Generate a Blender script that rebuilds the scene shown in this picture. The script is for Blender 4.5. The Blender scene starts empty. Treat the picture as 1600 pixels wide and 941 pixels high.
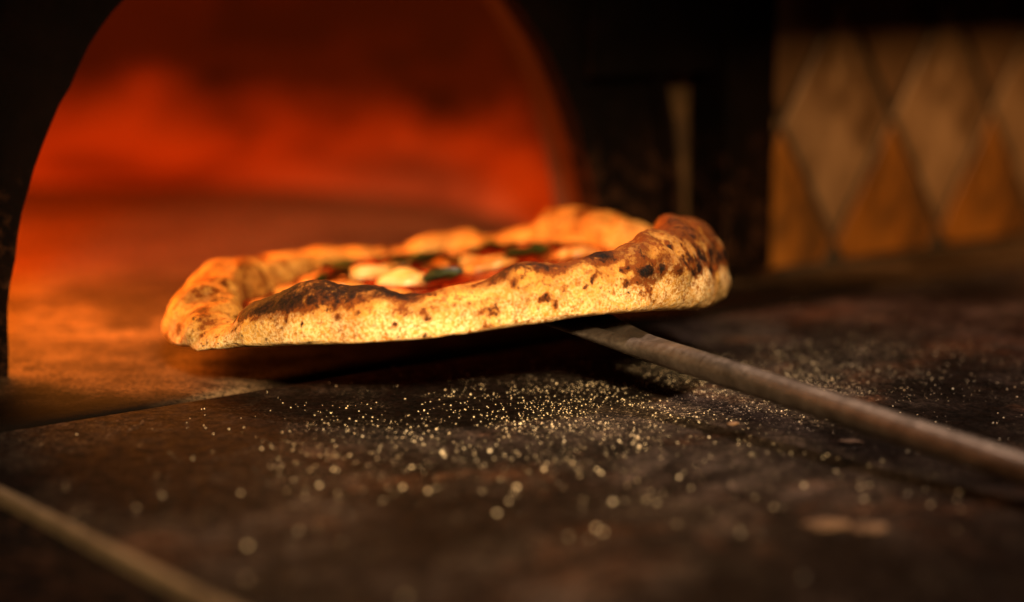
import bpy, bmesh, math, random
import numpy as np
from math import sin, cos, pi, radians, sqrt, exp
from mathutils import Vector, Matrix, noise

random.seed(7)
S = bpy.context.scene
C = S.collection
# ------------------------------------------------------------------ camera
cam_d = bpy.data.cameras.new('camera')
cam = bpy.data.objects.new('camera', cam_d); C.objects.link(cam)
cam.location = (0, 0, .20)
cam.rotation_euler = (radians(80), 0, 0)
cam_d.sensor_width = 36; cam_d.lens = 65.25
cam_d.clip_start = .02; cam_d.clip_end = 50
cam_d.dof.use_dof = True
cam_d.dof.focus_distance = .865
cam_d.dof.aperture_fstop = 65.25 / 27.0
cam_d.dof.aperture_blades = 0
S.camera = cam
# ------------------------------------------------------------------ oven frame: a along the front, o out of the mouth
TH = radians(39)
U = Vector((cos(TH), sin(TH), 0)); N = Vector((sin(TH), -cos(TH), 0))
O0 = Vector((-.2214, .9539, 0))
def W(a, o, z=0.0):
    return O0 + U * a + N * o + Vector((0, 0, z))
# ------------------------------------------------------------------ world + exposure
w = bpy.data.worlds.new('World'); S.world = w; w.use_nodes = True
bg = w.node_tree.nodes['Background']
bg.inputs[0].default_value = (1, .62, .35, 1); bg.inputs[1].default_value = .0008
S.view_settings.view_transform = 'Standard'; S.view_settings.look = 'None'
S.view_settings.exposure = 0; S.view_settings.gamma = 1
S.render.engine = 'CYCLES'
S.cycles.use_denoising = True
S.cycles.max_bounces = 6
S.cycles.sample_clamp_indirect = 4
# ------------------------------------------------------------------ lamps
def area(name, loc, target, size, power, col, sy=None, spread=None):
    l = bpy.data.lights.new(name, 'AREA'); l.size = size; l.energy = power; l.color = col
    if sy: l.shape = 'RECTANGLE'; l.size_y = sy
    if spread: l.spread = spread
    o = bpy.data.objects.new(name, l); C.objects.link(o); o.location = loc
    d = Vector(target) - Vector(loc)
    o.rotation_euler = d.to_track_quat('-Z', 'Y').to_euler()
    return o
WARM = (1.0, .66, .36)
FIRE = (1.0, .09, .005)
area('counter_lamp', W(.32, .305, .95), W(.17, .31, 0), .06, 1.15, (1.0, .74, .57), spread=radians(66))
area('front_lamp', (.10, -.25, .58), W(.098, .165, .02), .12, 1.0, (1.0, .70, .36), spread=radians(26))
area('tile_lamp', W(.52, .86, .90), W(.68, .03, .04), .16, .62, (1.0, .54, .20), spread=radians(38))
area('fire_glow', W(-.12, -.36, .26), W(.34, -.50, .0), .22, 6.0, (1.0, .10, .006), sy=.12)
area('ember_glow', W(-.02, -.22, .22), W(.02, .0, .0), .24, 2.5, (1.0, .26, .018), spread=radians(100))
area('ember_bed_glow', W(-.15, -.21, .055), W(.10, .10, 0), .14, 1.1, (1.0, .27, .03), sy=.07)
# ------------------------------------------------------------------ helpers
def tag(o, label=None, cat=None, group=None, kind=None):
    if label: o['label'] = label
    if cat: o['category'] = cat
    if group: o['group'] = group
    if kind: o['kind'] = kind
    return o
def empty(name, loc=(0, 0, 0), rz=0):
    o = bpy.data.objects.new(name, None); C.objects.link(o); o.location = loc
    o.rotation_euler = (0, 0, rz); o.empty_display_size = .05
    return o
def obj(name, bm, mat, parent=None, smooth=False, mesh=None):
    if mesh is None:
        mesh = bpy.data.meshes.new(name)
        if isinstance(bm, tuple): mesh.from_pydata(bm[0], [], bm[1])
        else: bm.to_mesh(mesh); bm.free()
        if smooth:
            mesh.polygons.foreach_set('use_smooth', [True] * len(mesh.polygons))
        mesh.materials.append(mat)
    o = bpy.data.objects.new(name, mesh); C.objects.link(o)
    if parent: o.parent = parent
    return o
def box_bm(a0, a1, o0, o1, z0, z1, bev=0.0, seg=2):
    bm = bmesh.new()
    P = [W(a, o, z) for a in (a0, a1) for o in (o0, o1) for z in (z0, z1)]
    v = [bm.verts.new(p) for p in P]
    for f in ((0, 1, 3, 2), (4, 6, 7, 5), (0, 4, 5, 1), (2, 3, 7, 6), (0, 2, 6, 4), (1, 5, 7, 3)):
        bm.faces.new([v[i] for i in f])
    bmesh.ops.recalc_face_normals(bm, faces=bm.faces)
    if bev: bmesh.ops.bevel(bm, geom=list(bm.edges), offset=bev, segments=seg, affect='EDGES', profile=.6)
    return bm
def fb(p, s, oc=4, off=0.0):
    """fractal noise about -1..1"""
    v = Vector((p[0] * s + off, p[1] * s - off, p[2] * s + off * .7)); t = 0; a = 1; n = 0
    for _ in range(oc):
        t += noise.noise(v) * a; n += a; a *= .5; v = v * 2.07
    return t / n * 1.6
def sm(e0, e1, x):
    t = max(0.0, min(1.0, (x - e0) / (e1 - e0))); return t * t * (3 - 2 * t)
# ------------------------------------------------------------------ materials
class M:
    def __init__(s, name):
        s.m = bpy.data.materials.new(name); s.m.use_nodes = True
        s.nt = s.m.node_tree; s.b = s.nt.nodes['Principled BSDF']; s.L = s.nt.links
        s.tc = s.nt.nodes.new('ShaderNodeTexCoord')
    def n(s, t, **k):
        x = s.nt.nodes.new(t)
        for a, v in k.items(): setattr(x, a, v)
        return x
    def noise(s, scale, detail=6, rough=.55, dist=0.0, stretch=None, rot=0):
        x = s.n('ShaderNodeTexNoise'); x.inputs['Scale'].default_value = scale
        x.inputs['Detail'].default_value = detail; x.inputs['Roughness'].default_value = rough
        x.inputs['Distortion'].default_value = dist
        if stretch:
            mp = s.n('ShaderNodeMapping'); mp.inputs['Scale'].default_value = stretch
            mp.inputs['Rotation'].default_value = (0, 0, rot)
            r = s.n('ShaderNodeMapping'); r.inputs['Rotation'].default_value = (0, 0, rot)
            s.L.new(s.tc.outputs['Object'], r.inputs[0]); mp.inputs['Rotation'].default_value = (0, 0, 0)
            s.L.new(r.outputs[0], mp.inputs[0]); s.L.new(mp.outputs[0], x.inputs['Vector'])
        else: s.L.new(s.tc.outputs['Object'], x.inputs['Vector'])
        return x.outputs['Fac']
    def vor(s, scale, out='Distance', feature='F1'):
        x = s.n('ShaderNodeTexVoronoi', feature=feature); x.inputs['Scale'].default_value = scale
        s.L.new(s.tc.outputs['Object'], x.inputs['Vector']); return x.outputs[out]
    def ramp(s, fac, stops):
        r = s.n('ShaderNodeValToRGB'); e = r.color_ramp.elements
        while len(e) < len(stops): e.new(.5)
        for i, (p, c) in enumerate(stops):
            e[i].position = p
            e[i].color = (c, c, c, 1) if isinstance(c, (int, float)) else (*c, 1)
        s.L.new(fac, r.inputs[0]); return r.outputs[0]
    def mix(s, f, a, b, t='MIX'):
        x = s.n('ShaderNodeMix', data_type='RGBA', blend_type=t)
        for i, v in ((0, f), (6, a), (7, b)):
            if hasattr(v, 'links'): s.L.new(v, x.inputs[i])
            elif isinstance(v, (int, float)): x.inputs[i].default_value = v
            else: x.inputs[i].default_value = (*v, 1)
        return x.outputs[2]
    def math(s, op, a, b=0.0, clamp=False):
        x = s.n('ShaderNodeMath', operation=op); x.use_clamp = clamp
        for i, v in ((0, a), (1, b)):
            if hasattr(v, 'links'): s.L.new(v, x.inputs[i])
            else: x.inputs[i].default_value = v
        return x.outputs[0]
    def attr(s, name):
        x = s.n('ShaderNodeAttribute', attribute_name=name); return x.outputs['Fac']
    def bump(s, h, strength=.5, dist=.001):
        x = s.n('ShaderNodeBump'); x.inputs['Strength'].default_value = strength
        x.inputs['Distance'].default_value = dist; s.L.new(h, x.inputs['Height'])
        s.L.new(x.outputs[0], s.b.inputs['Normal'])
    def base(s, c):
        if hasattr(c, 'links'): s.L.new(c, s.b.inputs['Base Color'])
        else: s.b.inputs['Base Color'].default_value = (*c, 1)
    def rough(s, r):
        if hasattr(r, 'links'): s.L.new(r, s.b.inputs['Roughness'])
        else: s.b.inputs['Roughness'].default_value = r
    def set(s, **k):
        for a, v in k.items(): s.b.inputs[a.replace('_', ' ')].default_value = v

# --- counter: dark, stained, floury stone / steel
m = M('stained_counter')
c = m.ramp(m.noise(8, 10, .68, .5), [(.34, (.003, .0018, .0012)), (.46, (.009, .0055, .004)), (.56, (.030, .020, .0155)), (.70, (.075, .054, .045))])
rust = m.ramp(m.noise(13, 10, .7, .4), [(.53, 0.0), (.62, 1.0)])
c = m.mix(m.math('MULTIPLY', rust, .45), c, (.070, .026, .010))
st = m.ramp(m.noise(24, 10, .72, 1.2, (1, .35, 1), TH), [(.50, 0.0), (.58, 1.0)])
c = m.mix(m.math('MULTIPLY', st, .8), c, (.006, .0038, .003))
scr = m.ramp(m.noise(70, 9, .75, .8, (1, .22, 1), -.3), [(.52, 0.0), (.58, 1.0)])
c = m.mix(m.math('MULTIPLY', scr, .7), c, (.003, .002, .0015))
gr = m.ramp(m.noise(330, 6, .8), [(.50, 0.0), (.60, 1.0)])
c = m.mix(m.math('MULTIPLY', gr, .5), c, (.004, .0025, .002))
fm = m.ramp(m.noise(17, 6, .65, .2), [(.47, 0.0), (.58, 1.0)])
fl = m.ramp(m.noise(520, 5, .8), [(.54, 0.0), (.62, 1.0)])
c = m.mix(m.attr('soot_shade'), c, (.004, .0026, .0022))  # soot, with shade painted into the counter colour
c = m.mix(m.math('MULTIPLY', m.math('MULTIPLY', fl, m.math('ADD', m.math('MULTIPLY', fm, .5), m.attr('dust_light'))), .55), c, (.30, .22, .15))  # flour film, with the foreground sheen painted in as pale colour
fg = m.ramp(m.noise(480, 8, .85), [(.40, .12), (.50, .42), (.60, 1.0)])
mg = m.ramp(m.noise(120, 8, .8, .5), [(.40, .35), (.58, 1.0)])
c = m.mix(1.0, c, m.mix(1.0, fg, mg, 'MULTIPLY'), 'MULTIPLY')
c = m.mix(1.0, c, (6.8, 7.1, 7.6), 'MULTIPLY')
m.base(c); m.rough(m.ramp(m.noise(140, 8, .75), [(.38, .40), (.62, .85)]))
m.set(Specular_IOR_Level=.05); m.bump(m.noise(170, 12, .85), 1.0, .0035)
MAT_COUNTER = m.m
# --- hearth firebrick
m = M('hearth_stone')
c = m.ramp(m.noise(11, 8, .6, .5), [(.32, (.026, .015, .008)), (.5, (.080, .048, .027)), (.68, (.16, .10, .058))])
c = m.mix(m.ramp(m.noise(34, 10, .72), [(.49, 0.0), (.58, .85)]), c, (.022, .012, .007))
c = m.mix(m.math('MULTIPLY', m.attr('dust_light'), .9), c, m.ramp(m.noise(9, 8, .6), [(.35, (.13, .085, .045)), (.65, (.26, .17, .09))]))  # paler inner floor, painted in for the fire's light
c = m.mix(m.ramp(m.noise(360, 6, .8), [(.50, 0.0), (.58, .8)]), c, (.012, .007, .005))
fg = m.ramp(m.noise(430, 8, .85), [(.42, .15), (.56, 1.0)])
c = m.mix(.85, c, fg, 'MULTIPLY')
c = m.mix(1.0, c, (2.3, 2.3, 2.3), 'MULTIPLY')
c = m.mix(m.attr('soot_shade'), c, (.006, .004, .003))  # soot, with seam and ledge shade painted in
m.base(c); m.rough(.78); m.set(Specular_IOR_Level=.06); m.bump(m.noise(220, 9, .8), 1.0, .002)
MAT_HEARTH = m.m
# --- oven wall brick / dome soot
m = M('firebrick')
c = m.ramp(m.noise(5, 6, .55, .5, (1, 1, 3.0)), [(.30, (.13, .05, .02)), (.5, (.40, .17, .07)), (.7, (.50, .25, .11))])
c = m.mix(m.attr('soot_shade'), c, (.016, .010, .008))
m.base(c); m.rough(.9); m.bump(m.noise(60, 6), .5, .003); MAT_BRICK = m.m
m = M('sooty_dome')
c = m.ramp(m.noise(6, 6, .6, .4), [(.35, (.010, .007, .006)), (.6, (.03, .02, .015)), (.75, (.09, .05, .03))])
m.base(c); m.rough(.95); m.bump(m.noise(50, 6), .5, .003); MAT_DOME = m.m
# --- black iron
m = M('black_iron')
c = m.ramp(m.noise(22, 8, .65), [(.4, (.0028, .0018, .0014)), (.66, (.006, .003, .002)), (.82, (.022, .009, .005))])
sx = m.n('ShaderNodeSeparateXYZ'); m.L.new(m.tc.outputs['Object'], sx.inputs[0])
lowz = m.ramp(sx.outputs['Z'], [(.0, 1.0), (.075, .8), (.105, 0.0)])
ash = m.math('MULTIPLY', m.ramp(m.noise(95, 8, .75), [(.50, 0.0), (.62, 1.0)]), lowz)
c = m.mix(m.math('MULTIPLY', ash, .45), c, (.11, .045, .022))
m.base(c); m.rough(m.ramp(m.noise(70, 5), [(.3, .5), (.7, .85)])); m.set(Specular_IOR_Level=.06)
m.bump(m.noise(150, 7, .7), .5, .0012); MAT_IRON = m.m
# --- facing stone behind arch
m = M('ochre_render')
c = m.ramp(m.noise(18, 7, .6), [(.35, (.05, .024, .008)), (.65, (.19, .095, .030))])
m.base(c); m.rough(.8); m.bump(m.noise(90, 6), .4, .002); MAT_RENDER = m.m
# --- tiles
def tile_mat(name, c0, c1, r=.35):
    m = M(name); oi = m.n('ShaderNodeObjectInfo')
    x = m.noise(16, 5, .6, 1.0, (1, 1, .5))
    c = m.ramp(x, [(.32, c0), (.66, c1)])
    c = m.mix(m.math('MULTIPLY', oi.outputs['Random'], .45), c, c0)
    c = m.mix(m.ramp(m.noise(34, 8, .7, .6, (1, 1, .45)), [(.48, 0.0), (.62, .75)]), c, (.07, .035, .015))
    m.base(c); m.rough(r); m.set(Specular_IOR_Level=.3); m.bump(m.noise(40, 4), .15, .001); return m.m
MAT_T1 = tile_mat('tan_glaze', (.18, .10, .05), (.38, .235, .13))
MAT_T2 = tile_mat('amber_glaze', (.24, .088, .014), (.38, .15, .026))
MAT_T3 = tile_mat('brown_glaze', (.09, .048, .024), (.18, .10, .050))
m = M('grout'); m.base(m.ramp(m.noise(60, 5), [(.3, (.02, .014, .010)), (.7, (.05, .036, .024))])); m.rough(.95); MAT_GROUT = m.m
# --- steel strip, peel
m = M('worn_edge')
c = m.ramp(m.noise(40, 8, .7, .2), [(.3, (.07, .045, .027)), (.55, (.24, .165, .10)), (.75, (.06, .035, .02))])
m.base(c); m.rough(.55); m.set(Metallic=.2); m.bump(m.noise(120, 6), .3, .0006); MAT_EDGE = m.m
m = M('peel_metal')
c = m.ramp(m.noise(34, 9, .7, .3, (3, .7, 3), TH), [(.28, (.08, .060, .048)), (.5, (.18, .142, .118)), (.72, (.29, .235, .195))])
c = m.mix(m.ramp(m.noise(26, 8, .7), [(.60, 0.0), (.74, .75)]), c, (.05, .033, .024))
m.base(c); m.rough(m.ramp(m.noise(90, 5, .6, 0, (6, 1, 6), TH), [(.3, .36), (.7, .56)]))
m.set(Metallic=.88); m.bump(m.noise(260, 6, .65), .35, .0006); MAT_PEEL = m.m
# --- crust
m = M('baked_crust')
ch = m.attr('char'); br = m.attr('brown'); fu = m.attr('flour')
n1 = m.noise(230, 7, .72); n2 = m.noise(760, 4, .7); n4 = m.noise(75, 7, .62, .3); n3 = m.noise(55, 6, .6, .4)
base = m.ramp(n3, [(.30, (.38, .145, .018)), (.5, (.58, .28, .048)), (.7, (.74, .45, .12))])
pits = m.ramp(n1, [(.42, 1.0), (.52, 0.0)])
pits = m.math('MULTIPLY', pits, m.ramp(n4, [(.42, 1.0), (.60, .15)]))
base = m.mix(m.math('MULTIPLY', pits, .85), base, (.20, .060, .010))
dust_light = m.ramp(m.math('ADD', m.math('MULTIPLY', n2, .7), m.math('MULTIPLY', n1, .3)), [(.45, 0.0), (.56, 1.0)])
base = m.mix(m.math('MULTIPLY', dust_light, m.math('ADD', m.math('MULTIPLY', fu, .85), .06), True), base, (.86, .68, .40))
brm = m.math('ADD', br, m.math('MULTIPLY', m.math('SUBTRACT', n4, .5), 1.8))
brm = m.math('ADD', brm, m.math('MULTIPLY', m.math('SUBTRACT', n1, .5), 3.4))
bf = m.ramp(brm, [(.22, 0.0), (.80, 1.0)])
base = m.mix(m.math('MULTIPLY', bf, .99), base, m.mix(m.ramp(m.math('ADD', m.math('MULTIPLY', n1, .5), m.math('MULTIPLY', n4, .5)), [(.42, 1.0), (.56, 0.0)]), m.ramp(brm, [(.4, (.40, .155, .018)), (.9, (.17, .040, .004))]), (.085, .020, .004)))
cm = m.math('ADD', ch, m.math('MULTIPLY', m.math('SUBTRACT', n4, .5), 1.4))
cm = m.math('ADD', cm, m.math('MULTIPLY', m.math('SUBTRACT', n1, .5), 2.6))
cm = m.math('ADD', cm, m.math('MULTIPLY', m.math('SUBTRACT', n2, .5), .7))
base = m.mix(m.ramp(cm, [(.22, 0.0), (.46, .72), (.75, 1.0)]), base, m.mix(m.ramp(n2, [(.48, 0.0), (.66, 1.0)]), (.005, .003, .0025), (.035, .011, .005)))
m.base(base); m.rough(m.ramp(n1, [(.35, .75), (.7, .55)]))
m.set(Specular_IOR_Level=.12, Subsurface_Weight=.08, Subsurface_Scale=.004)
m.b.inputs['Subsurface Radius'].default_value = (1, .45, .15)
hb = m.math('ADD', m.math('MULTIPLY', n1, .9), m.math('MULTIPLY', n2, .35))
hb = m.math('ADD', hb, m.math('MULTIPLY', n4, .5))
m.bump(hb, .65, .0016); MAT_CRUST = m.m
m = M('tomato_sauce')
c = m.ramp(m.noise(70, 6, .6, .6), [(.36, (.045, .004, .0015)), (.54, (.20, .014, .003)), (.66, (.42, .075, .009)), (.80, (.58, .24, .04))])
m.base(c); m.rough(.2); m.set(Specular_IOR_Level=.6); m.bump(m.noise(130, 5), .7, .002); MAT_SAUCE = m.m
m = M('melted_mozzarella')
c = m.ramp(m.noise(60, 6, .6, .3), [(.32, (.46, .19, .03)), (.5, (.62, .40, .14)), (.7, (.70, .56, .32))])
c = m.mix(m.ramp(m.noise(35, 6, .6), [(.60, 0.0), (.72, .7)]), c, (.55, .16, .02))
m.base(c); m.rough(.3); m.set(Subsurface_Weight=.2, Subsurface_Scale=.004); m.bump(m.noise(90, 4), .3, .001); MAT_CHEESE = m.m
m = M('browned_mozzarella')
c = m.ramp(m.noise(75, 8, .65, .5), [(.34, (.30, .07, .012)), (.5, (.50, .22, .045)), (.66, (.66, .42, .14))])
m.base(c); m.rough(.3); m.bump(m.noise(110, 5), .5, .0012); MAT_BROWNED = m.m
m = M('basil_green')
c = m.ramp(m.noise(90, 5), [(.35, (.006, .009, .002)), (.65, (.035, .042, .008))]); m.base(c); m.rough(.4); m.bump(m.noise(120, 4), .4, .001); MAT_BASIL = m.m
m = M('semolina'); 
c = m.ramp(m.noise(900, 2), [(.35, (.74, .56, .36)), (.65, (.94, .82, .62))]); m.base(c); m.rough(.35); m.set(Specular_IOR_Level=.8); MAT_SEM = m.m
m = M('toasted_crumb'); m.base(m.ramp(m.noise(200, 5), [(.35, (.08, .04, .020)), (.65, (.20, .11, .06))])); m.rough(.8); m.bump(m.noise(300, 4), .6, .001); MAT_CRUMB = m.m
m = M('room_floor'); m.base(m.ramp(m.noise(8, 5), [(.4, (.02, .013, .01)), (.7, (.035, .025, .02))])); m.rough(.8); MAT_ROOM = m.m

# ================================================================== SETTING
bm = bmesh.new(); bmesh.ops.create_grid(bm, x_segments=1, y_segments=1, size=6)
for v in bm.verts: v.co.z = -.92
tag(obj('ground', bm, MAT_ROOM), kind='structure')

A_EDGE = -.145; O_FRONT = .552; SEAM = .108
def g2(a, o, ca, co, sa, so_, ang=0):
    da, do = a - ca, o - co
    x = da * cos(ang) + do * sin(ang); y = -da * sin(ang) + do * cos(ang)
    return exp(-(x / sa) ** 2 - (y / so_) ** 2)
def sheet(name, a0, a1, o0, o1, mat, soot_shade_fn, step=.006, seam_noise=0, parent=None):
    """slab with a finely divided, very slightly uneven top and real sides"""
    na = int((a1 - a0) / step); no = int((o1 - o0) / step)
    V = []; F = []; so = []
    for i in range(na + 1):
        for j in range(no + 1):
            a = a0 + (a1 - a0) * i / na; o = o0 + (o1 - o0) * j / no
            p = W(a, o)
            z = fb(p, 9, 2) * .0006 + fb(p, 70, 2) * .00012
            if seam_noise:
                d = (o1 - o) if seam_noise > 0 else (o - o0)
                if d < 1e-6:
                    z -= .0022
                    o -= abs(seam_noise) * .0012 * (.6 + fb(p, 60, 3)) * (1 if seam_noise > 0 else -1)
                elif d < step * 1.5: z -= .0004
            q = W(a, o, z); V.append(tuple(q)); so.append(soot_shade_fn(a, o, q))
    for i in range(na):
        for j in range(no):
            k = i * (no + 1) + j; F.append((k, k + no + 1, k + no + 2, k + 1)[::-1])
    # rim going down
    ring = [i * (no + 1) for i in range(na + 1)] + [na * (no + 1) + j for j in range(1, no + 1)] + \
           [i * (no + 1) + no for i in range(na - 1, -1, -1)] + [j for j in range(no - 1, 0, -1)]
    b0 = len(V)
    for k in ring: V.append((V[k][0], V[k][1], -.04)); so.append(so[k])
    L = len(ring)
    for t in range(L):
        F.append((ring[t], ring[(t + 1) % L], b0 + (t + 1) % L, b0 + t))
    F.append(tuple(b0 + t for t in range(L))[::-1])
    me = bpy.data.meshes.new(name); me.from_pydata(V, [], F)
    me.polygons.foreach_set('use_smooth', [i < na * no for i in range(len(F))])
    at = me.attributes.new('soot_shade', 'FLOAT', 'POINT'); at.data.foreach_set('value', so)
    du = []
    for v in V:
        d = Vector(v) - O0; a, o = d.dot(U), d.dot(N)
        du.append(sm(-.16, -.38, o + .05 * fb(v, 8, 3)) if seam_noise > 0 else sm(.25, .9, g2(a, o, .20, .278, .12, .030) + .6 * g2(a, o, .33, .235, .10, .05) + .45 * g2(a, o, .03, .43, .09, .05) + .30 * fb(v, 40, 4)))  # hearth: firelight painted as paler brick inside; counter: flour plus painted foreground sheen
    at = me.attributes.new('dust_light', 'FLOAT', 'POINT'); at.data.foreach_set('value', du)
    me.materials.append(mat)
    bm2 = bmesh.new(); bm2.from_mesh(me); bmesh.ops.recalc_face_normals(bm2, faces=bm2.faces); bm2.to_mesh(me); bm2.free()
    o = bpy.data.objects.new(name, me); C.objects.link(o)
    if parent: o.parent = parent
    return o
def g2(a, o, ca, co, sa, so_, ang=0):
    da, do = a - ca, o - co
    x = da * cos(ang) + do * sin(ang); y = -da * sin(ang) + do * cos(ang)
    return exp(-(x / sa) ** 2 - (y / so_) ** 2)
def soot_shade_counter(a, o, p):
    s = 2.4 * g2(a, o, .125, .195, .115, .046) + .9 * g2(a, o, -.10, .17, .07, .09) + .75 * g2(a, o, .42, .10, .20, .045)  # soot below the pizza, its unlit darkness painted in too
    s += .8 * g2(a, o, -.08, .24, .07, .09) + .8 * g2(a, o, .14, .52, .12, .06) + .5 * g2(a, o, .36, .50, .12, .10) - .5 * g2(a, o, .0, .42, .09, .08) - .3 * g2(a, o, .10, .34, .12, .05)  # corner shade painted dark; minus terms lighten for the foreground sheen
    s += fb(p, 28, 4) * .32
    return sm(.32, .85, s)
def soot_shade_hearth(a, o, p):  # soot mixed with painted shade along the seam and right ledge
    s = .95 * g2(a, o, -.07, .07, .055, .05) + .62 * g2(a, o, .1, .108, .6, .016) + .7 * g2(a, o, .20, .09, .12, .03) + .9 * g2(a, o, .42, .07, .14, .06)
    s += .55 * g2(a, o, .02, -.22, .10, .06) + fb(p, 24, 4) * .35
    return sm(.35, .95, s)
counter = tag(empty('counter', W(.3, .3)), kind='structure')
def adopt(o, par):
    o.parent = par; o.matrix_parent_inverse = par.matrix_world.inverted() if False else Matrix.LocRotScale(par.location, par.rotation_euler, None).inverted()
    return o
adopt(sheet('counter_slab', A_EDGE + .006, 1.25, SEAM + .0012, O_FRONT, MAT_COUNTER, soot_shade_counter, .006, -1), counter)
# left side edge: rounded pale strip
adopt(obj('edge_strip', box_bm(A_EDGE + .0010, A_EDGE + .0055, SEAM, O_FRONT, -.0065, .0015, .0015), MAT_EDGE), counter)
adopt(sheet('side_slab', A_EDGE - .40, A_EDGE + .0006, SEAM - .2, O_FRONT, MAT_IRON, lambda a, o, p: 1.0, .02), counter).location.z -= .004
adopt(obj('cabinet', box_bm(A_EDGE + .03, 1.2, .02, O_FRONT - .03, -.915, -.042), MAT_IRON), counter)

hearth = tag(sheet('hearth_floor', -.45, .80, -1.0, SEAM, MAT_HEARTH, soot_shade_hearth, .008, 1), kind='structure')

# ================================================================== OVEN
AC = .15
oven = tag(empty('pizza_oven', W(AC, 0)), 'black fronted wood fired pizza oven with arched mouth glowing orange inside', 'oven')
# facade plate with arched opening, real thickness
def arch_pts(hw, H, n=48, z0=-.03):
    return [(AC + hw, z0)] + [(AC + hw * cos(t), H * sin(t)) for t in [pi * i / n for i in range(n + 1)]] + [(AC - hw, z0)]
def arch_band(inner, outer, o0, o1, rough=0.0):
    """band between two arches, from o0 (back) to o1 (front)"""
    V = []; F = []; n = len(inner)
    for (pi_, po) in zip(inner, outer):
        j = 1 + (rough * noise.noise(Vector((pi_[0] * 40, pi_[1] * 40, 3))) if rough else 0)
        ia, iz = AC + (pi_[0] - AC) * j, pi_[1] * j if pi_[1] > 0 else pi_[1]
        V += [tuple(W(ia, o0, iz)), tuple(W(ia, o1, iz)), tuple(W(po[0], o1, po[1])), tuple(W(po[0], o0, po[1]))]
    for i in range(n - 1):
        for k in range(4):
            F.append((i * 4 + k, i * 4 + (k + 1) % 4, i * 4 + 4 + (k + 1) % 4, i * 4 + 4 + k))
    F.append((0, 1, 2, 3)); F.append(tuple((n - 1) * 4 + k for k in (3, 2, 1, 0)))
    bm = bmesh.new(); vs = [bm.verts.new(v) for v in V]
    for f in F: bm.faces.new([vs[i] for i in f])
    bmesh.ops.recalc_face_normals(bm, faces=bm.faces); return bm
inn = arch_pts(.200, .243, 64); col = arch_pts(.272, .37, 64)
adopt(obj('arch_frame', arch_band(inn, col, -.004, .010, .012), MAT_IRON), oven)
adopt(obj('arch_lip', arch_band(arch_pts(.258, .354, 64), arch_pts(.268, .366, 64), .0102, .016), MAT_IRON), oven)
adopt(obj('mouth_lining', arch_band(arch_pts(.204, .247, 64), arch_pts(.25, .29, 64), -.010, -.0042), MAT_IRON), oven)
# outer rectangle for the face plate
def rect_for(n, x0, x1, z1):
    out = [(x1, -.03)]
    for i in range(n + 1):
        t = pi * i / n; c_, s_ = cos(t), sin(t)
        k = min((x1 - AC) / c_ if c_ > 1e-6 else 1e9, (AC - x0) / -c_ if c_ < -1e-6 else 1e9, z1 / s_ if s_ > 1e-6 else 1e9)
        out.append((AC + c_ * k, max(0, s_ * k)))
    out.append((x0, -.03)); return out
adopt(obj('face_plate', arch_band(arch_pts(.21, .253, 64), rect_for(64, AC - .9, .455, .8), -.012, -.0045), MAT_RENDER), oven)
# chamber: ring wall then dome
DC = (.15, -.43); DR = .44
def ring_surface(profile, n=120):
    V = []; F = []
    for (r, z) in profile:
        for i in range(n):
            t = 2 * pi * i / n; a = DC[0] + r * cos(t); o = DC[1] + r * sin(t)
            V.append(tuple(W(a, o, z)))
    for k in range(len(profile) - 1):
        for i in range(n):
            # leave the mouth open
            t = 2 * pi * (i + .5) / n; a = DC[0] + DR * cos(t); o = DC[1] + DR * sin(t)
            if o > -.068 and abs(a - AC) < .25 and profile[k][1] < .245: continue
            F.append((k * n + i, k * n + (i + 1) % n, (k + 1) * n + (i + 1) % n, (k + 1) * n + i))
    return V, F
WH = .135
def sooted(name, prof):
    V, F = ring_surface(prof, 240)
    o = adopt(obj(name, (V, F), MAT_BRICK, smooth=True), oven)
    at = o.data.attributes.new('soot_shade', 'FLOAT', 'POINT')
    vals = []
    for v in V:
        z = v[2] + .034 * fb(v, 7, 4, 2) + .012 * fb((v[0], v[1], v[2] * 4), 20, 3, 5)
        vals.append(min(1, sm(.030, .112, z + .055 * ((Vector(v) - O0).dot(U) - .35)) * .96 + .5 * max(0, fb((v[0], v[1], v[2] * 3), 6, 4, 9))))
    at.data.foreach_set('value', vals); return o
th_bm = arch_band(arch_pts(.238, .272, 64), arch_pts(.30, .34, 64), -.078, -.0125)
th = adopt(obj('throat', th_bm, MAT_BRICK), oven)
at = th.data.attributes.new('soot_shade', 'FLOAT', 'POINT')
at.data.foreach_set('value', [.84 + .14 * sm(.05, .15, v.co.z) for v in th.data.vertices])
sooted('chamber_wall', [(DR - .07 * (1 - sin(t)), .07 - .075 * cos(t)) for t in [pi / 2 * i / 8 for i in range(8)]] + [(DR, .07 + i * (WH - .07) / 8) for i in range(9)])
sooted('chamber_dome', [(DR * cos(t), WH + .24 * sin(t)) for t in [pi / 2 * i / 14 for i in range(15)]])
adopt(obj('outer_shell', ring_surface([(DR + .10, -.02), (DR + .10, .2)] + [((DR + .1) * cos(t), .2 + .28 * sin(t)) for t in [pi / 2 * i / 8 for i in range(9)]]), MAT_IRON, smooth=True), oven)
adopt(obj('shade_panel', box_bm(.33, .4395, .0165, .0215, .137, .2615, .001), MAT_IRON), oven)  # added black panel standing in for the hood's shade on the ochre strip
adopt(obj('hood', box_bm(-.30, .98, -.004, .160, .262, .30, .004), MAT_IRON), oven)
post = tag(empty('steel_post', W(.44, .03)), 'black square steel post between the oven arch and the diamond tiles', 'post')
adopt(obj('shaft', box_bm(.4400, .4875, -.03, .030, .004, .26, .003), MAT_IRON), post)
adopt(obj('foot', box_bm(.4375, .4905, -.03, .034, -.002, .0038, .0012), MAT_IRON), post)

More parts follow.
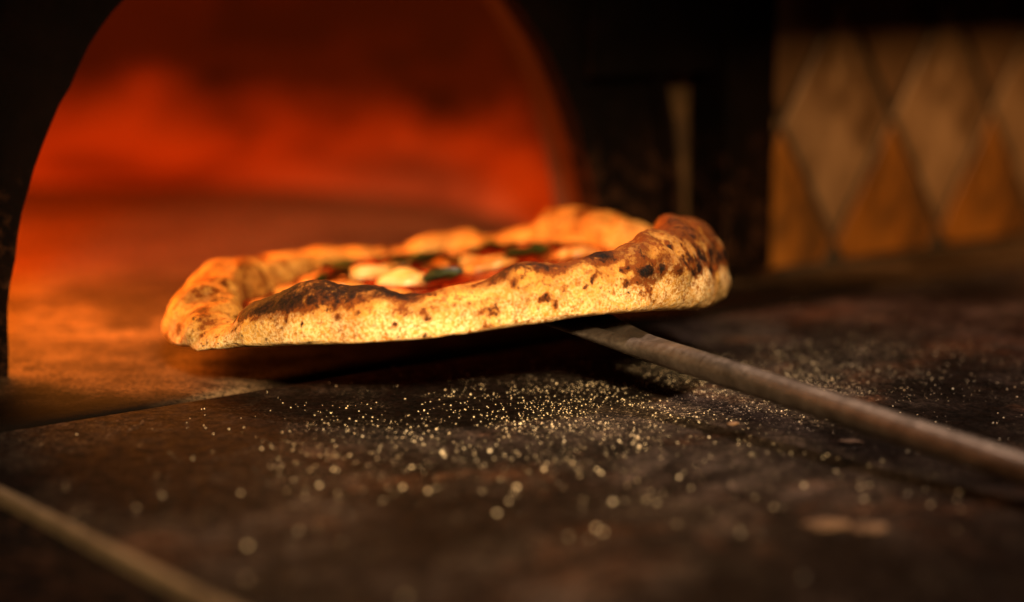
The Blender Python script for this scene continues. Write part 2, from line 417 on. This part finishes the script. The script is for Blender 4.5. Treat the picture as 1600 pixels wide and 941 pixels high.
# ================================================================== TILE WALL
tw = tag(empty('tile_wall', W(.75, 0)), 'glazed wall of tall tan and amber diamond tiles right of the oven', 'wall')
adopt(obj('grout_backing', box_bm(.483, 1.30, -.10, .0277, -.01, .60), MAT_GROUT), tw)
HW, HH = .0568, .0850; GA = .0026
def clip(poly, z0, a0):
    for (ax, lim) in ((1, z0), (0, a0)):
        out = []
        for i in range(len(poly)):
            p, q = poly[i], poly[(i + 1) % len(poly)]
            if p[ax] >= lim: out.append(p)
            if (p[ax] >= lim) != (q[ax] >= lim):
                t = (lim - p[ax]) / (q[ax] - p[ax]); out.append((p[0] + (q[0] - p[0]) * t, p[1] + (q[1] - p[1]) * t))
        poly = out
        if len(poly) < 3: return None
    return poly
def tile_bm(poly, ca, cz):
    k = 1 - .0022 / HW
    cx = sum(p[0] for p in poly) / len(poly); cy = sum(p[1] for p in poly) / len(poly)
    bm = bmesh.new(); L = []
    for (sc, o) in ((1, .0278), (1, .0294), (.98, .03)):
        L.append([bm.verts.new(U * (cx + (p[0] - cx) * sc - ca) + N * o + Vector((0, 0, cy + (p[1] - cy) * sc - cz))) for p in poly])
    n = len(poly)
    for a, b in ((0, 1), (1, 2)):
        for i in range(n): bm.faces.new((L[a][i], L[a][(i + 1) % n], L[b][(i + 1) % n], L[b][i]))
    bm.faces.new(L[2]); bmesh.ops.recalc_face_normals(bm, faces=bm.faces); return bm
cache = {}
for row in range(-1, 6):
    for k in range(-2, 7):
        cz = .1015 + (row) * HH; ca = .549 + k * 2 * HW + (HW if row % 2 else 0)
        g = 1 - GA / HW * 1.3
        poly = [(ca + HW * g, cz), (ca, cz + HH * g), (ca - HW * g, cz), (ca, cz - HH * g)]
        cp = clip(poly, .004, .4845)
        if not cp or ca > 1.25: continue
        mat = MAT_T1 if row % 2 == 0 else (MAT_T2 if row == -1 else MAT_T3)
        full = len(cp) == 4 and all(abs(p[0] - q[0]) + abs(p[1] - q[1]) < 1e-9 for p, q in zip(cp, poly))
        key = mat.name if full else None
        if key and key in cache: o = obj('tile', None, None, mesh=cache[key])
        else:
            o = obj('tile', tile_bm(cp, ca, cz), mat)
            if key: cache[key] = o.data
        o.parent = tw
        o.location = W(ca, .0006 * random.uniform(-1, 1), cz) - tw.location

# ================================================================== PIZZA
PC = Vector((-.0346, .957, 0)); PR = .1455
pizza = tag(empty('pizza', (PC.x, PC.y, .034)), 'freshly baked pizza with blistered charred crust held on the metal peel', 'pizza')
def zb(x, y):
    return .034 + .105 * x - .035 * y - (2.6 if x > 0 else .9) * max(0, abs(x) - .055) ** 2
def interp(tab, t):
    t = (t + 180) % 360 - 180
    xs = [p[0] for p in tab]
    if t < xs[0] or t > xs[-1]:
        a, b = tab[-1], (tab[0][0] + 360, tab[0][1])
        if t < xs[0]: t += 360
        u = (t - a[0]) / (b[0] - a[0])
        return a[1] + (b[1] - a[1]) * (u * u * (3 - 2 * u))
    for a, b in zip(tab, tab[1:]):
        if a[0] <= t <= b[0]:
            u = (t - a[0]) / (b[0] - a[0]); return a[1] + (b[1] - a[1]) * (u * u * (3 - 2 * u))
# rim height and width by direction (0 = right, -90 = towards the camera)
HT = [(-175, .0275), (-160, .0255), (-149, .021), (-142, .0105), (-137, .0105), (-131, .0225), (-118, .0265), (-104, .0238), (-92, .0200), (-84, .0215), (-72, .028), (-62, .0285), (-54, .0265), (-46, .030), (-36, .0375), (-20, .0425), (0, .040), (14, .034), (26, .022), (40, .026), (48, .032), (53, .0295), (58, .033), (64, .0345), (69, .021), (84, .0185), (96, .020), (106, .0165), (118, .019), (128, .022), (142, .024), (158, .030), (172, .033)]
WT = [(-175, .040), (-152, .036), (-140, .019), (-128, .028), (-105, .029), (-90, .027), (-70, .029), (-50, .030), (-30, .037), (-10, .040), (20, .034), (60, .034), (90, .028), (130, .032), (160, .044)]
RT = [(-170, .1465), (-150, .1455), (-130, .1435), (-90, .1445), (-60, .1455), (-30, .147), (0, .1465), (60, .146), (90, .143), (150, .146)]
LT = [(-170, .34), (-140, .22), (-120, .14), (-60, .14), (-35, .26), (-10, .38), (20, .36), (60, .25), (150, .30)]
NT, NP = 840, 110
def spot(t, s, ct, cs, wt, ws):
    d = (t - ct + 180) % 360 - 180
    return exp(-(d / wt) ** 2 - ((s - cs) / ws) ** 2)
V = []; F = []; char = []; brown = []; flour = []
LEO = [(-47, .52, 2.2, .09), (-43, .62, 2, .08), (-37, .55, 2.4, .07), (-31, .48, 2.2, .08), (-27, .60, 2.0, .08), (-21, .50, 2.6, .09), (-17, .40, 2, .06), (-12, .52, 2, .09), (-34, .36, 1.6, .05), (-24, .33, 1.8, .05), (-52, .44, 1.3, .05), (-7, .45, 1.6, .06), (-40, .42, 1.4, .05), (-15, .62, 2, .06)]
rnd = random.Random(3)
for _ in range(40):
    LEO.append((rnd.uniform(-55, 130), rnd.uniform(.35, .95), rnd.uniform(.5, 1.3), rnd.uniform(.03, .10)))
for _ in range(26):      # pin-prick scorches along the near side
    LEO.append((rnd.uniform(-150, -50), rnd.uniform(.15, .8), rnd.uniform(.22, .45), rnd.uniform(.02, .045)))
for _ in range(22):      # leopard spots of the big bubble
    LEO.append((rnd.uniform(-52, -5), rnd.gauss(.50, .13), rnd.uniform(.5, 1.4), rnd.uniform(.03, .08)))
for i in range(NT):
    t = 360 * i / NT - 180; th = radians(t); ct, st_ = cos(th), sin(th)
    H = interp(HT, t); Wd = interp(WT, t); Ro = interp(RT, t)
    LF = interp(LT, t)
    H *= 1 + .07 * noise.noise(Vector((ct * 6, st_ * 6, 1)))
    Rc = Ro - Wd / 2
    for j in range(NP):
        ph = 2 * pi * j / NP       # 0 outer, pi/2 top, pi inner, 3pi/2 bottom
        cx, sz = cos(ph), sin(ph)
        x = (abs(cx) ** .82) * (1 if cx > 0 else -1); z = (abs(sz) ** .9) * (1 if sz > 0 else -1)
        # flat bottom; widest low down
        if z < 0: zz = z * .20
        else: zz = z
        hz = H * (LF + (1 - LF) * max(zz, 0)) if zz >= 0 else H * LF * (1 + zz / .20)
        rr = Rc + x * Wd / 2 * (1 - .10 * max(zz, 0))
        p = Vector((rr * ct, rr * st_, hz))
        nr = Vector((x * ct * .9, x * st_ * .9, max(sz, -.15))); nr.normalize()
        up = sm(-.3, .5, sz)
        k = sm(-1.0, -.25, sz)
        dsp = fb(p, 26, 2, 4) * .0034 * k + fb(p, 75, 3, 9) * .0010 * k + fb(p, 260, 3, 2) * .00040
        bl = noise.noise(p * 48 + Vector((5, 5, 5))); dsp += max(0, bl - .22) * .010 * up
        p = p + nr * dsp
        if sz < -.2: p.z = max(p.z, 0.0002) + fb(p, 90, 2) * .0003
        s = max(0, sz) if cx > -.1 else 1.0
        hh = (max(sz, 0) if cx >= 0 else 1 + (1 - max(sz, 0)) * .5)      # 0 base outside .. 1 top .. 1.5 inside
        c_ = 0; b_ = 0.0
        c_ += 2.0 * spot(t, hh, -125.0, .88, 5.6, .27) + .55 * spot(t, hh, -119, .72, 7, .20)
        c_ += .9 * spot(t, hh, -108, 1.0, 9, .22) + .6 * spot(t, hh, -97, 1.0, 6, .14)
        c_ += .62 * spot(t, hh, -76, 1.0, 6, .16) + .78 * spot(t, hh, -56, 1.0, 4.0, .12) + .4 * spot(t, hh, -68, .95, 5, .12)
        c_ += .40 * spot(t, hh, -24, .9, 12, .2) + .5 * spot(t, hh, -4, .75, 8, .4)
        for (lt, ls, wt, ws) in LEO:
            if abs((t - lt + 180) % 360 - 180) < wt * 3: c_ += .72 * spot(t, hh, lt, ls, wt * .8, ws * 1.25); b_ += .5 * spot(t, hh, lt, ls, wt * 1.8, ws * 2.6)
        b_ += .33 * sm(.65, 1.05, hh) + .12 * sm(.2, .6, hh) + .25 * spot(t, hh, -85, .55, 14, .12) + .45 * spot(t, hh, -64, 1.1, 10, .35)
        b_ += .50 * spot(t, hh, -26, 1.15, 20, .28) - .30 * spot(t, hh, -32, .62, 14, .16) + .25 * fb(p, 110, 3, 21) + .35 * spot(t, hh, -78, .30, 10, .10) + .15 * spot(t, hh, 175, .8, 22, .5)
        b_ += .3 * spot(t, hh, 150, .9, 9, .4) + .4 * spot(t, hh, -100, .22, 6, .08)
        b_ += min(.8, c_ * 1.3) + .40 * spot(t, hh, -120, .58, 14, .24) + .35 * spot(t, hh, -97, .75, 9, .3)
        b_ += fb(p, 60, 3, 7) * .48
        LEOHALO = 0
        far = 1 if t > 30 or t < -146 else 0
        b_ -= .25 * (far if t > 30 and t < 160 else 0); b_ += .55 * max(0, fb(p, 55, 4, 11)) * (1 if t < -140 or t > 150 else 0)
        c_ += .55 * spot(t, hh, -152, 1.05, 3.0, .12) + .5 * spot(t, hh, -163, .8, 2.2, .10) + .45 * spot(t, hh, -146, .7, 2.0, .12)
        b_ -= 0 * far; c_ += fb(p, 45, 3, 3) * .18
        V.append((p.x, p.y, zb(p.x, p.y) - .034 + p.z))
        char.append(max(0, c_ - .12)); brown.append(max(0, min(1, b_)))
        flour.append(max(0, min(1, (1 - sm(.0, .95, hh + .35 * fb(p, 50, 3, 8))) * (.78 + .55 * fb(p, 40, 3)))))
    F += [(i * NP + j, ((i + 1) % NT) * NP + j, ((i + 1) % NT) * NP + (j + 1) % NP, i * NP + (j + 1) % NP) for j in range(NP)]
crust = obj('crust', (V, F), MAT_CRUST, pizza, smooth=True)
for nm, dat in (('char', char), ('brown', brown), ('flour', flour)):
    at = crust.data.attributes.new(nm, 'FLOAT', 'POINT'); at.data.foreach_set('value', dat)
# underside and sauce disc
def disc(name, R, zf, mat, nr=40, nt=120):
    V = [(0, 0, zf(0, 0))]; F = []
    for r in range(1, nr + 1):
        for i in range(nt):
            a = 2 * pi * i / nt; q = R * r / nr; x, y = q * cos(a), q * sin(a); V.append((x, y, zf(x, y)))
    for i in range(nt): F.append((0, 1 + i, 1 + (i + 1) % nt))
    for r in range(nr - 1):
        for i in range(nt):
            b = 1 + r * nt; F.append((b + i, b + nt + i, b + nt + (i + 1) % nt, b + (i + 1) % nt))
    return obj(name, (V, F), mat, pizza, smooth=True)
o = disc('dough_base', .128, lambda x, y: zb(x, y) - .034 + .0012, MAT_CRUST)
def sauce_z(x, y):
    return zb(x, y) - .034 + .0085 + .0022 * fb((x, y, .3), 45, 3) + .004 * sm(.09, .12, sqrt(x * x + y * y))
disc('tomato_sauce', .122, sauce_z, MAT_SAUCE, 60, 180)
def blob(name, x, y, rx, ry, h, ang, mat, seed):
    bm = bmesh.new(); bmesh.ops.create_icosphere(bm, subdivisions=4, radius=1)
    for v in bm.verts:
        d = v.co.copy(); k = 1 + .22 * noise.noise(d * 1.3 + Vector((seed, 0, 0))) + .08 * noise.noise(d * 4 + Vector((seed, 3, 0)))
        X, Y = d.x * rx * k, d.y * ry * k
        Xr, Yr = X * cos(ang) - Y * sin(ang), X * sin(ang) + Y * cos(ang)
        Z = d.z * h * (k if d.z > 0 else .5)
        v.co = Vector((x + Xr, y + Yr, sauce_z(x + Xr, y + Yr) + .001 + Z))
    return obj(name, bm, mat, pizza, smooth=True)
CH = [(-.046, .052, .016, .010, .006, .1), (-.024, .014, .013, .008, .0065, -.3), (.022, .030, .016, .008, .005, .3), (.070, .042, .014, .010, .006, .1),
      (.004, .072, .018, .009, .005, .1), (-.078, -.008, .014, .010, .005, .6), (.045, .072, .012, .007, .004, -.2), (-.055, .010, .012, .009, .004, .2),
      (-.030, -.045, .016, .012, .005, .1), (.02, -.05, .016, .012, .005, .5), (.075, -.03, .013, .013, .005, .1),
      (-.086, .030, .010, .008, .004, 1), (-.070, .048, .014, .009, .005, .5), (-.028, .078, .013, .008, .004, .1), (.020, .056, .015, .009, .005, .2), (.090, .012, .012, .010, .005, .6), (-.090, -.018, .012, .010, .004, .9)]
for k, (x, y, rx, ry, h, an) in enumerate(CH): blob('mozzarella', x, y, rx * (1 if k < 2 else .9), ry * .85, h * (.9 if k < 2 else .62), an, MAT_CHEESE if k < 2 else MAT_BROWNED, k * 3.7)
def leaf(x, y, L, Wd, ang, seed):
    n = 14; mm = 8; V = []; F = []
    for i in range(n + 1):
        u = i / n; hw = Wd * (sin(pi * min(1, u * 1.02)) ** .7) * (1 - .25 * u) + .0004
        for j in range(mm + 1):
            v = (j / mm - .5) * 2; X = (u - .5) * L; Y = v * hw
            Xr, Yr = X * cos(ang) - Y * sin(ang), X * sin(ang) + Y * cos(ang)
            z = sauce_z(x + Xr, y + Yr) + .0045 + .003 * noise.noise(Vector((X * 120, Y * 120, seed))) + .0022 * abs(v)
            V.append((x + Xr, y + Yr, z))
    for i in range(n):
        for j in range(mm):
            a = i * (mm + 1) + j; F.append((a, a + mm + 1, a + mm + 2, a + 1))
    k0 = len(V); V += [(a, b, c - .0007) for a, b, c in V[:k0]]
    F += [tuple(q + k0 for q in f[::-1]) for f in F]
    obj('basil_leaf', (V, F), MAT_BASIL, pizza, smooth=True)
for k, (x, y, L, wd, an) in enumerate([(-.010, .056, .034, .010, .2), (-.030, .074, .026, .008, -.2), (.046, .050, .032, .009, .3), (-.062, .030, .024, .008, .7), (.024, .082, .028, .008, 0), (.0, -.02, .030, .010, .9), (-.062, .068, .020, .007, .4)]):
    leaf(x, y, L, wd, an, k * 2.1)

# ================================================================== PEEL
peel = tag(empty('pizza_peel', W(.15, .12, .03)), 'long handled metal pizza peel sliding under the pizza from the right', 'peel')
# round blade, following the pizza's plane
bl = bmesh.new(); n = 96; rings = []
for (r, dz) in ((.0, -.0012), (.06, -.0012), (.118, -.0012), (.1185, -.0018), (.118, -.0026), (.06, -.0026), (.0, -.0026)):
    if r == 0: rings.append([bl.verts.new((PC.x, PC.y, zb(0, 0) + dz))]); continue
    rings.append([bl.verts.new((PC.x + r * cos(2 * pi * i / n), PC.y + r * sin(2 * pi * i / n), zb(r * cos(2 * pi * i / n), r * sin(2 * pi * i / n)) + dz)) for i in range(n)])
for A, B in zip(rings, rings[1:]):
    for i in range(n):
        if len(A) == 1: bl.faces.new((A[0], B[i], B[(i + 1) % n]))
        elif len(B) == 1: bl.faces.new((A[i], B[0], A[(i + 1) % n]))
        else: bl.faces.new((A[i], B[i], B[(i + 1) % n], A[(i + 1) % n]))
bmesh.ops.recalc_face_normals(bl, faces=bl.faces)
adopt(obj('blade', bl, MAT_PEEL, smooth=False), peel)
def loft(name, secs, mat, n=40, flat=True):
    """secs: (a, o, z, half width, half height, groove)"""
    V = []; F = []
    for (a, o, z, hw, hh, gr) in secs:
        for i in range(n):
            t = 2 * pi * i / n; x = hw * cos(t); y = hh * sin(t)
            if gr and sin(t) > 0: y -= gr * exp(-(x / (hw * .38)) ** 2)
            V.append(tuple(W(a + x, o, z + y)))
    for k in range(len(secs) - 1):
        for i in range(n): F.append((k * n + i, k * n + (i + 1) % n, (k + 1) * n + (i + 1) % n, (k + 1) * n + i))
    bm = bmesh.new(); vs = [bm.verts.new(v) for v in V]
    for f in F: bm.faces.new([vs[i] for i in f])
    bmesh.ops.recalc_face_normals(bm, faces=bm.faces)
    if name == 'grip':
        be = [e for e in bm.edges if e.is_boundary]; bmesh.ops.holes_fill(bm, edges=be, sides=0)
    return adopt(obj(name, bm, mat, smooth=True), peel)
def hz(o): return .0300 - .0775 * (o - .261)
def ha(o): return .1500 + .024 * (o - .261)
def secs(o0, o1, r, k):
    return [(ha(o0 + (o1 - o0) * i / k), o0 + (o1 - o0) * i / k, hz(o0 + (o1 - o0) * i / k), r, r, 0) for i in range(k + 1)]
neck = []
for i in range(15):
    u = i / 14; o = .150 + u * .155; e = sm(0, 1, u)
    z = (1 - sm(0, .75, u)) * (.0405) + sm(0, .75, u) * hz(o)
    neck.append((ha(o) + .002 * (1 - u), o, z, .030 * (1 - e) + .0063 * e, .0014 * (1 - e) + .0063 * e, .0045 * sin(pi * min(1, u * 1.1)) ** 1.5 if u < .9 else 0))
loft('neck', neck, MAT_PEEL)
loft('handle', secs(.3052, 1.15, .0063, 24), MAT_PEEL)
sleeve = secs(1.1502, 1.30, .0095, 4); loft('grip', sleeve, MAT_IRON)

# ================================================================== SEMOLINA, CRUMBS
base = bmesh.new(); bmesh.ops.create_icosphere(base, subdivisions=1, radius=1)
bv = np.array([v.co[:] for v in base.verts]); bf = np.array([[v.index for v in f.verts] for f in base.faces]); base.free()
def grain_cloud(name, pts, label, mat=MAT_SEM):
    VV = []; FF = []
    for k, (a, o, r) in enumerate(pts):
        q = W(a, o); z0 = fb(q, 9, 2) * .0006
        s = r * (1 + .35 * (np.random.rand(len(bv), 1) - .5)) * np.array([[rnd.uniform(.8, 1.2), rnd.uniform(.8, 1.2), rnd.uniform(.6, .95)]])
        VV.append(bv * s + np.array([q.x, q.y, z0 + r * .6])); FF.append(bf + k * len(bv))
    me = bpy.data.meshes.new(name); me.from_pydata(np.concatenate(VV).tolist(), [], np.concatenate(FF).tolist()); me.materials.append(mat)
    o = bpy.data.objects.new(name, me); C.objects.link(o); return tag(o, label, 'semolina', kind='stuff')
np.random.seed(5); pts = []
def scatter(n, ca, co, sa, so_, rmin, rmax, ang=0):
    c = 0
    while c < n:
        x, y = rnd.gauss(0, sa), rnd.gauss(0, so_)
        a = ca + x * cos(ang) - y * sin(ang); o = co + x * sin(ang) + y * cos(ang)
        if a < A_EDGE + .01 or o > O_FRONT - .01 or o < .03: continue
        q = W(a, o)
        if noise.noise(q * 30) < rnd.uniform(-.5, .25): continue
        pts.append((a, o, rnd.uniform(rmin, rmax) * (1.0 if rnd.random() < .9 else 1.35))); c += 1
scatter(600, .13, .230, .085, .036, .00022, .00042)
scatter(190, .16, .29, .10, .04, .00024, .00044)
scatter(300, .30, .24, .10, .055, .00022, .00042)
scatter(60, .10, .36, .10, .08, .00035, .00060)
scatter(60, .02, .20, .10, .06, .00025, .00042)
scatter(70, .22, .40, .10, .05, .00026, .00044)
scatter(1500, .15, .25, .10, .045, .00012, .00021)
scatter(900, .26, .27, .12, .06, .00012, .00020)
# single fat grains lying nearer the lens
for (a, o) in [(-.016, .303), (-.011, .313), (-.009, .354), (.035, .370), (.005, .398), (.007, .392), (-.103, .330), (-.122, .361), (-.092, .410), (.029, .269), (-.022, .263), (.100, .315), (.045, .317), (.127, .449), (.06, .335), (-.04, .28), (.02, .33), (.08, .36), (-.07, .27), (.11, .40)]:
    pts.append((a, o, rnd.uniform(.0006, .00095)))
grain_cloud('semolina_grains', pts, 'pale semolina grains scattered over the dark counter below the pizza')
def crumb(a, o, L, Wd, h, ang, name, label, cat, seed, mat=MAT_CRUMB, group=None):
    bm = bmesh.new(); bmesh.ops.create_icosphere(bm, subdivisions=3, radius=1)
    for v in bm.verts:
        d = v.co.copy(); k = 1 + .4 * noise.noise(d * 1.7 + Vector((seed, 1, 0)))
        v.co = Vector((d.x * L * k, d.y * Wd * k, max(d.z, -.5) * h * k + h * .45))
    ob = obj(name, bm, mat, smooth=True); ob.location = W(a, o, .0004); ob.rotation_euler = (0, 0, ang)
    return tag(ob, label, cat, group)

crumb(.074, .444, .0085, .0042, .0018, TH - .6, 'bread_crumb', 'larger reddish flat crumb in the blurred foreground at lower right, left of its smaller twin', 'crumb', 1, group='toasted crumbs in the foreground')
crumb(.0835, .4565, .0062, .0036, .0016, TH - .5, 'bread_crumb', 'smaller reddish flat crumb in the blurred foreground, right of the larger crumb', 'crumb', 2, group='toasted crumbs in the foreground')
crumb(.176, .367, .0048, .0016, .0010, TH - .9, 'bran_flake', 'thin golden flake lying just below the peel handle', 'flake', 4)
crumb(.160, .312, .0030, .0016, .0010, TH - .2, 'crust_flake', 'tiny golden curl of crust among the grains between handle and its shadow', 'flake', 5)
